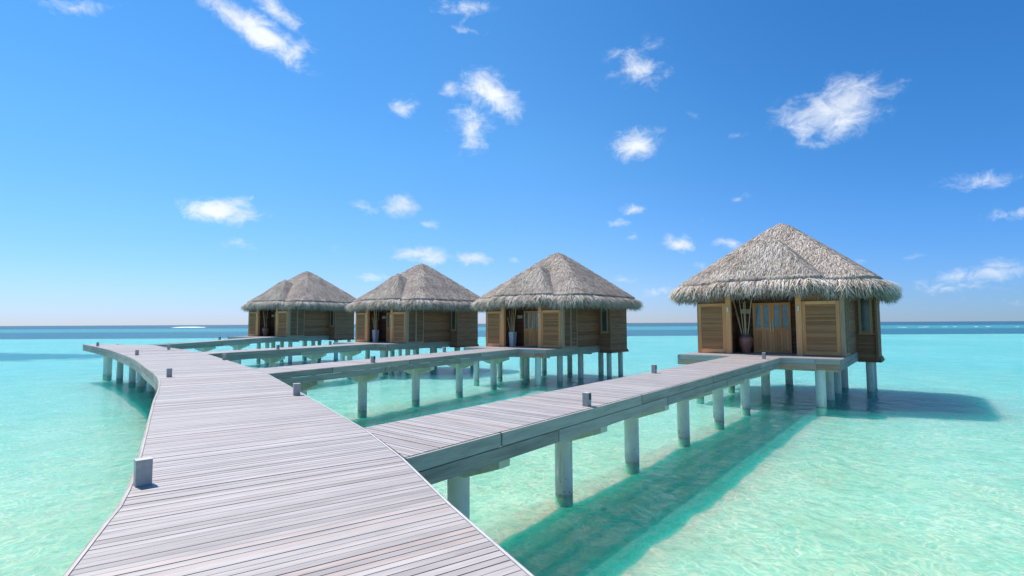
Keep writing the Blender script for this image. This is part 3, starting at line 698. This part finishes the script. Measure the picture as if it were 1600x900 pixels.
def frame_rect(mb, x0, x1, z0, z1, y0, y1, w, wb=None, axis='x'):
    wb = wb or w
    def bx(a0, a1, c0, c1):
        if axis == 'x': mb.bx(a0, a1, y0, y1, c0, c1)
        else: mb.bx(y0, y1, a0, a1, c0, c1)
    bx(x0, x0 + w, z0, z1); bx(x1 - w, x1, z0, z1); bx(x0 + w, x1 - w, z1 - w, z1); bx(x0 + w, x1 - w, z0, z0 + wb)

def build_hut():
    h = empty('thatched_hut')
    # platform
    pl = MB(); poly = [(-3.85, PF), (3.5, PF), (3.5, 5.4), (-3.85, 5.4)]
    deck(poly, 90, lambda x, y: 0.0, .11, pl)
    pl.bx(-3.8, 3.45, PF + .05, 9.0, -.16, -.05)
    plat = pl.build('platform', M['deck'], h)
    f0 = MB(); fascia([(-3.85, PF), (3.5, PF)], 1, lambda x, y: 0, rows=((-.012, -.25),), mb=f0); f0.build('fascia', M['deck'], plat)
    f1 = MB(); fascia([(3.5, PF - .05), (3.5, 5.35)], 1, lambda x, y: 0, rows=((-.012, -.25), (-.262, -.5)), mb=f1)
    f1.build('fascia', M['fascia'], plat); f1 = MB(); fascia([(-3.85, PF - .05), (-3.85, 5.4)], -1, lambda x, y: 0, rows=((-.012, -.25), (-.262, -.5)), mb=f1)
    f1.build('fascia', M['fascia'], plat)
    f2 = MB(); fascia([(-3.85, PF), (3.5, PF)], 1, lambda x, y: 0, rows=((-.262, -.52),), mb=f2); f2.build('fascia', M['fascia_red'], plat)
    bm = MB()
    for y in (-1.5, 1.4, 4.4, 7.4): bm.bx(-3.6, 3.3, y - .12, y + .12, -.62, -.17)
    for x in (-3.3, 0, 3.0): bm.bx(x - .1, x + .1, PF + .1, 8.4, -.50, -.165)
    bm.build('floor_beam', M['cap'], h)
    for y in (-1.9, .9, 3.9, 7.2):
        for x in ((-2.9, -.3, 2.65) if y in (.9, 7.2) else (-2.9, 2.65)):
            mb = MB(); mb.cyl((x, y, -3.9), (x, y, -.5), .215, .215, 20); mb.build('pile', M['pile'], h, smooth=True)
    for y in (5.9, 7.9):
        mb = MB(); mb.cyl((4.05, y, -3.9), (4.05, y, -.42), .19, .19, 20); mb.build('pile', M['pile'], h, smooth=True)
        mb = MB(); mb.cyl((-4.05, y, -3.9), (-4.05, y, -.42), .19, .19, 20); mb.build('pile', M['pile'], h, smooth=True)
    # walls
    w = MB(); ZT = 3.5
    clap(w, (3.5, 1.98), (3.5, 5.35), .0, ZT, (1, 0)); clap(w, (3.5, 5.4), (4.5, 5.4), -.42, ZT, (0, -1)); clap(w, (4.5, 5.4), (4.5, 8.2), -.42, ZT, (1, 0))
    clap(w, (-4.5, 5.4), (-3.5, 5.4), -.42, ZT, (0, -1)); clap(w, (-4.5, 5.4), (-4.5, 8.2), -.42, ZT, (-1, 0)); clap(w, (-3.5, .0), (-3.5, 5.4), 0, ZT, (-1, 0))
    clap(w, (-4.5, 8.2), (4.5, 8.2), -.42, ZT, (0, 1))
    w0 = w; w = MB()
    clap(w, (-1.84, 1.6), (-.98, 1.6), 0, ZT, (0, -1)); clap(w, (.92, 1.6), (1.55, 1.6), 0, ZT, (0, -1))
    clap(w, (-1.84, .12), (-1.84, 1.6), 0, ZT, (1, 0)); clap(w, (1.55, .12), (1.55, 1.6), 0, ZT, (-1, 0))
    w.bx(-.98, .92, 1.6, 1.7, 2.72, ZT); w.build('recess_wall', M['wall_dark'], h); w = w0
    w.bx(-3.47, -2.0, .02, .1, 2.70, ZT); w.bx(1.72, 3.3, .02, .1, 2.70, ZT)
    w.bx(-4.4, 4.4, 5.5, 8.1, -.36, -.2); w.bx(-1.85, 1.56, -.0, 1.66, 3.2, 3.3)
    w.bx(4.42, 4.53, 5.3, 5.44, -.46, ZT)
    wall = w.build('wall', M['wall'], h)
    # flared skirt board at the foot of the rear box
    sk = MB()
    sk.box((4.5, 5.38, -.55), (0, 2.86, 0), (.16, 0, 0), (-.10, 0, .22)); sk.box((3.52, 5.38, -.55), (1.1, 0, 0), (0, -.12, 0), (0, .10, .22))
    sk.build('skirt_board', M['wall'], h)
    # corner posts and porch posts
    for (x0, x1, y0, y1, zt) in ((-1.99, -1.72, -.08, .16, 3.5), (1.42, 1.69, -.08, .16, 3.5)):
        p = MB(); p.bx(x0, x1, y0, y1, 0, zt); p.build('post', M['teak'], h, bevel=.01)
    for (x0, x1) in ((-3.53, -3.47), (3.33, 3.53)):
        p = MB(); p.bx(x0, x1, -.05, .14, 0, 3.4); p.build('post', M['teak_grey'], h, bevel=.008)
    # louvred cabin doors either side of the porch
    for (x0, x1) in ((-3.465, -2.0), (1.70, 3.325)):
        d = MB(); frame_rect(d, x0, x1, .03, 2.70, -.06, .03, .16, .2); dr = d.build('louvered_door', M['teak'], h, bevel=.006)
        s = MB(); louver_panel(s, x0 + .16, x1 - .16, .24, 2.53, -.02, 34, .06); s.bx(x0 + .15, x1 - .15, .03, .05, .22, 2.55); s.build('slats', M['slat'], dr)
        k = MB(); k.bx(x0 + .05, x0 + .09, -.10, -.06, 1.28, 1.44); k.build('handle', M['brass'], dr)
    # double door in the recess
    dd = MB()
    for (x0, x1) in ((-.98, -.035), (-.025, .92)):
        frame_rect(dd, x0, x1, .02, 2.72, 1.50, 1.56, .13, .14)
        dd.bx(x0 + .13, x1 - .13, 1.50, 1.56, 1.22, 1.36)
        dd.bx((x0 + x1) / 2 - .07, (x0 + x1) / 2 + .07, 1.50, 1.56, 1.36, 2.59)
        n = 5; ww = (x1 - x0 - .26) / n
        for k in range(n): dd.bx(x0 + .13 + k * ww + .004, x0 + .13 + (k + 1) * ww - .004, 1.52, 1.555, .16, 1.22)
    dd.bx(-.045, -.015, 1.49, 1.5, .05, 2.7)
    dr = dd.build('double_door', M['teak'], h, bevel=.004)
    for (x0, x1) in ((-.98, -.035), (-.025, .92)):
        c = (x0 + x1) / 2
        for (a, b) in ((x0 + .13, c - .07), (c + .07, x1 - .13)):
            g = MB(); g.bx(a + .002, b - .002, 1.525, 1.54, 1.362, 2.588); g.build('glass_pane', M['glass'], dr)
    for x in (-.10, .03):
        k = MB(); k.bx(x, x + .035, 1.45, 1.50, 1.15, 1.75); k.build('handle', M['brass'], dr)
    # louvred screens on the side wall
    for (y0, y1) in ((.14, 1.05), (1.08, 1.97)):
        d = MB(); frame_rect(d, y0, y1, .0, 3.45, 3.44, 3.52, .07, .1, axis='y'); sc = d.build('louver_screen', M['teak_grey'], h)
        s = MB(); louver_panel(s, y0 + .07, y1 - .07, .1, 3.35, 3.49, 36, .08, 'y'); s.bx(3.43, 3.445, y0 + .05, y1 - .05, .05, 3.4); s.build('slats', M['teak_grey'], sc)
    # window in the jut
    wn = MB(); frame_rect(wn, 3.66, 4.30, 1.02, 3.1, 5.33, 5.39, .13, .14); fr = wn.build('window', M['teak_grey'], h, bevel=.004)
    g = MB(); g.bx(3.79, 4.17, 5.355, 5.37, 1.16, 2.98); g.build('pane', M['dark_glass'], fr)
    sl = MB(); sl.bx(3.62, 4.40, 5.27, 5.345, .97, 1.02); sl.build('sill', M['teak'], fr)
    # plaque and lamps
    p = MB(); p.bx(-1.62, -1.14, 1.53, 1.55, 2.15, 2.40); p.build('plaque', M['plaque'], h)
    for x in (-1.86, 1.55):
        p = MB(); p.bx(x - .045, x + .045, -.15, -.085, 2.22, 2.48); p.build('wall_lamp', M['lampglass'], h, bevel=.01)
    build_roof(h)
    return h
HL = ['nearest thatched hut, right end of the row, terracotta jar by its double door',
      'thatched hut second from the right, tall grey planter on its porch',
      'thatched hut second from the left, between leftmost hut and its grey planter neighbour',
      'leftmost and farthest thatched hut, dark jar on its porch']
proto = build_hut()
hz = []
for i in range(4):
    fx, fy, s, Fv, Bv = hut_frame(i)
    o = proto if i == 0 else copy_tree(proto)
    z = zd(fx, fy); hz.append(z)
    o.location = (fx, fy, z); o.rotation_euler = (0, 0, -R(HUTS[i][2])); o.scale = (s, s, s)
    meta(o, HL[i], 'hut', 'thatched huts on stilts over the lagoon')

# ------------------------------------------------------------------ jars, planters, bamboo
def make_jar():
    r = empty('floor_jar')
    m = MB(); m.lathe([(0, 0), (.17, 0), (.20, .04), (.27, .30), (.345, .58), (.365, .72), (.34, .84), (.27, .92), (.245, .95), (.265, 1.0), (.27, 1.02), (.235, 1.02), (.21, .95), (.2, .5), (0, .4)])
    m.build('pot', M['jar'], r, smooth=True); return r
def make_planter():
    r = empty('square_planter')
    m = MB(); a, b, hh = .17, .225, 1.12
    v = [(-a, -a, 0), (a, -a, 0), (a, a, 0), (-a, a, 0), (-b, -b, hh), (b, -b, hh), (b, b, hh), (-b, b, hh), (-b + .03, -b + .03, hh), (b - .03, -b + .03, hh), (b - .03, b - .03, hh), (-b + .03, b - .03, hh), (-a + .03, -a + .03, .6), (a - .03, -a + .03, .6), (a - .03, a - .03, .6), (-a + .03, a - .03, .6)]
    fs = [(3, 2, 1, 0)]
    for k in (0, 4, 8): fs += [(k + i, k + (i + 1) % 4, k + 4 + (i + 1) % 4, k + 4 + i) for i in range(4)]
    fs.append((12, 13, 14, 15)); m.add(v, fs, (0, 0, 1)); m.build('pot', M['planter'], r, bevel=.006); return r
def make_sticks(z0, spread, seed, n=11):
    rs = random.Random(seed); r = empty('bamboo_bundle')
    for k in range(n):
        m = MB(); a = rs.uniform(0, 6.28); rb = rs.uniform(.02, .10); rt = rs.uniform(.1, spread)
        if k < 3: a = 3.1 + rs.uniform(-.3, .3); rt = spread
        p0 = Vector((rb * math.cos(a), rb * math.sin(a), z0)); p1 = Vector((rt * math.cos(a) * 1.0, rt * math.sin(a) * .45, rs.uniform(2.75, 3.1)))
        q = p0
        for s_ in range(5):
            e = p0.lerp(p1, (s_ + 1) / 5) + Vector((rs.uniform(-.012, .012), rs.uniform(-.012, .012), 0)); m.cyl(q, e, .022 - .0018 * s_, .0205 - .0018 * s_, 7, tone=rs.random(), caps=(s_ in (0, 4))); q = e
        m.build('cane', M['bamboo'], r, smooth=True)
    return r
jar = make_jar(); plan = make_planter()
VL = ['large terracotta floor jar on the porch of the nearest hut', 'tall grey square planter on the porch of the middle right hut', 'tall grey square planter on the porch of the second hut from the left', 'dark terracotta floor jar on the porch of the leftmost hut']
BL = ['dry bamboo canes standing in the terracotta jar of the nearest hut', 'dry bamboo canes fanning out of the grey planter of the middle right hut', 'dry bamboo canes in the grey planter of the second hut from the left', 'few dry bamboo canes leaning out of the jar of the leftmost hut']
first = {'jar': True, 'plan': True}
for i in range(4):
    kind = 'jar' if i in (0, 3) else 'plan'; src = jar if kind == 'jar' else plan
    o = src if first[kind] else copy_tree(src); first[kind] = False
    x, y = hut_pt(i, -1.22 if kind == 'jar' else -1.35, .85 if i == 0 else .55); s = HUTS[i][1] / 7
    o.location = (x, y, hz[i] + .003); o.rotation_euler = (0, 0, -R(HUTS[i][2])); o.scale = (s, s, s)
    meta(o, VL[i], 'jar' if kind == 'jar' else 'planter', 'terracotta porch jars' if kind == 'jar' else 'grey porch planters')
    b = make_sticks(.42 if kind == 'jar' else .62, .62 if i != 3 else .5, 5 + i, 11 if i != 3 else 5)
    b.location = (x, y, hz[i] + .003); b.rotation_euler = o.rotation_euler; b.scale = (s, s, s); meta(b, BL[i], 'bamboo canes', 'bamboo canes on the porches')

# ------------------------------------------------------------------ path lights
def make_light():
    r = empty('path_light'); m = MB()
    m.bx(-.082, .082, -.065, .065, 0, .285); m.build('post', M['post_grey'], r, bevel=.004)
    c = MB(); c.bx(-.084, .084, -.067, .067, .286, .294); c.build('cap', M['strip'], r, bevel=.003)
    l = MB(); l.bx(-.02, .074, -.07, -.0655, .14, .27)
    for k in range(5): l.box((-.018, -.07, .15 + k * .024), (.09, 0, 0), (0, -.010, -.008), (0, 0, .004))
    l.build('lamp_louver', M['lamp_dark'], r); return r
LT = [(-4.28, 6.42, 223, 'nearest path light, on the left edge of the boardwalk'), (-11.62, 18.57, 212, 'path light at the left bend of the boardwalk, second from the camera'),
      (-20.85, 30.39, 210, 'path light on the left boardwalk edge above the row of piles, third on that edge'), (-30.5, 40.2, 212, 'path light near the far left end of the boardwalk'),
      (-5.50, 14.00, 208, 'path light on the right boardwalk edge between the first and second jetties'), (-14.0, 26.60, 208, 'path light on the right boardwalk edge between the second and third jetties'), (-22.85, 36.35, 208, 'path light on the right boardwalk edge just before the farthest jetty'),
      (1.62, 12.00, 53, 'path light on the near edge of the nearest jetty, its dark louver showing'), (4.95, 19.15, 53, 'path light on the far edge of the nearest jetty'), (11.7, 25.45, 53, 'path light at the hut end of the nearest jetty'),
      (-6.25, 24.55, 60, 'path light on the near edge of the second jetty'), (-4.05, 32.55, 60, 'path light on the far edge of the second jetty, below the hut with grey planter'),
      (-15.5, 36.15, 62, 'path light on the near edge of the third jetty'), (-14.2, 42.6, 62, 'path light on the far edge of the third jetty'), (-26.9, 50.2, 73, 'path light on the far edge of the farthest jetty by the leftmost hut')]
pl0 = make_light()
for k, (x, y, rz, lb) in enumerate(LT):
    o = pl0 if k == 0 else copy_tree(pl0)
    z = zd(x, y); 
    o.location = (x, y, z + .001); o.rotation_euler = (0, 0, R(rz)); meta(o, lb, 'path light', 'low path lights along the walkways')
# jetty decks are interpolated: sit their lights on them
dg = bpy.context.evaluated_depsgraph_get(); bpy.context.view_layer.update()
for o in [q for q in bpy.data.objects if q.name.startswith('path_light')]:
    best = None
    for q in bpy.data.objects:
        if q.type == 'MESH' and q.name.startswith('deck_boards'):
            inv = q.matrix_world.inverted(); ok, loc, nn, fi = q.ray_cast(inv @ (o.location + Vector((0, 0, 2))), Vector((0, 0, -1)))
            if ok: zz = (q.matrix_world @ loc).z; best = zz if best is None else max(best, zz)
    if best is None: print('LIGHT OFF DECK', o['label'])
    else: o.location.z = best + .001

# far surf line on the reef
sb = MB(); n = 24
pts = [(-505 + k * 2.1, 812 + 2 * math.sin(k * .6)) for k in range(n)]
v = []; fs = []
for k, (x, y) in enumerate(pts):
    hgt = .9 * math.sin(math.pi * k / (n - 1)) ** .5 + .25
    v += [(x, y - 6, -.2), (x, y - 2, hgt * .8), (x, y, hgt), (x, y + 8, -.2)]
for k in range(n - 1):
    for j in range(3): a = 4 * k + j; fs.append((a, a + 4, a + 5, a + 1))
sb.add(v, fs, (1, 0, 0)); s_o = sb.build('surf', M['sand_white']); meta(s_o, 'white line of surf breaking on the far reef', kind='structure')

sb = MB()
for k in range(12):
    x0 = 230 + k * 10.5 + random.uniform(-4, 4); L = random.uniform(2, 6); y0 = 372 + random.uniform(-14, 14) + k * .8; h = random.uniform(.06, .16)
    sb.add([(x0, y0 - 1.2, -.1), (x0 + L, y0 - 1.2, -.1), (x0 + L * .8, y0, h), (x0 + L * .2, y0, h), (x0, y0 + 1.5, -.1), (x0 + L, y0 + 1.5, -.1)], [(0, 1, 2, 3), (3, 2, 5, 4)])
meta(sb.build('breakers', M['sand_white']), 'broken white breakers along the reef on the right', kind='structure')
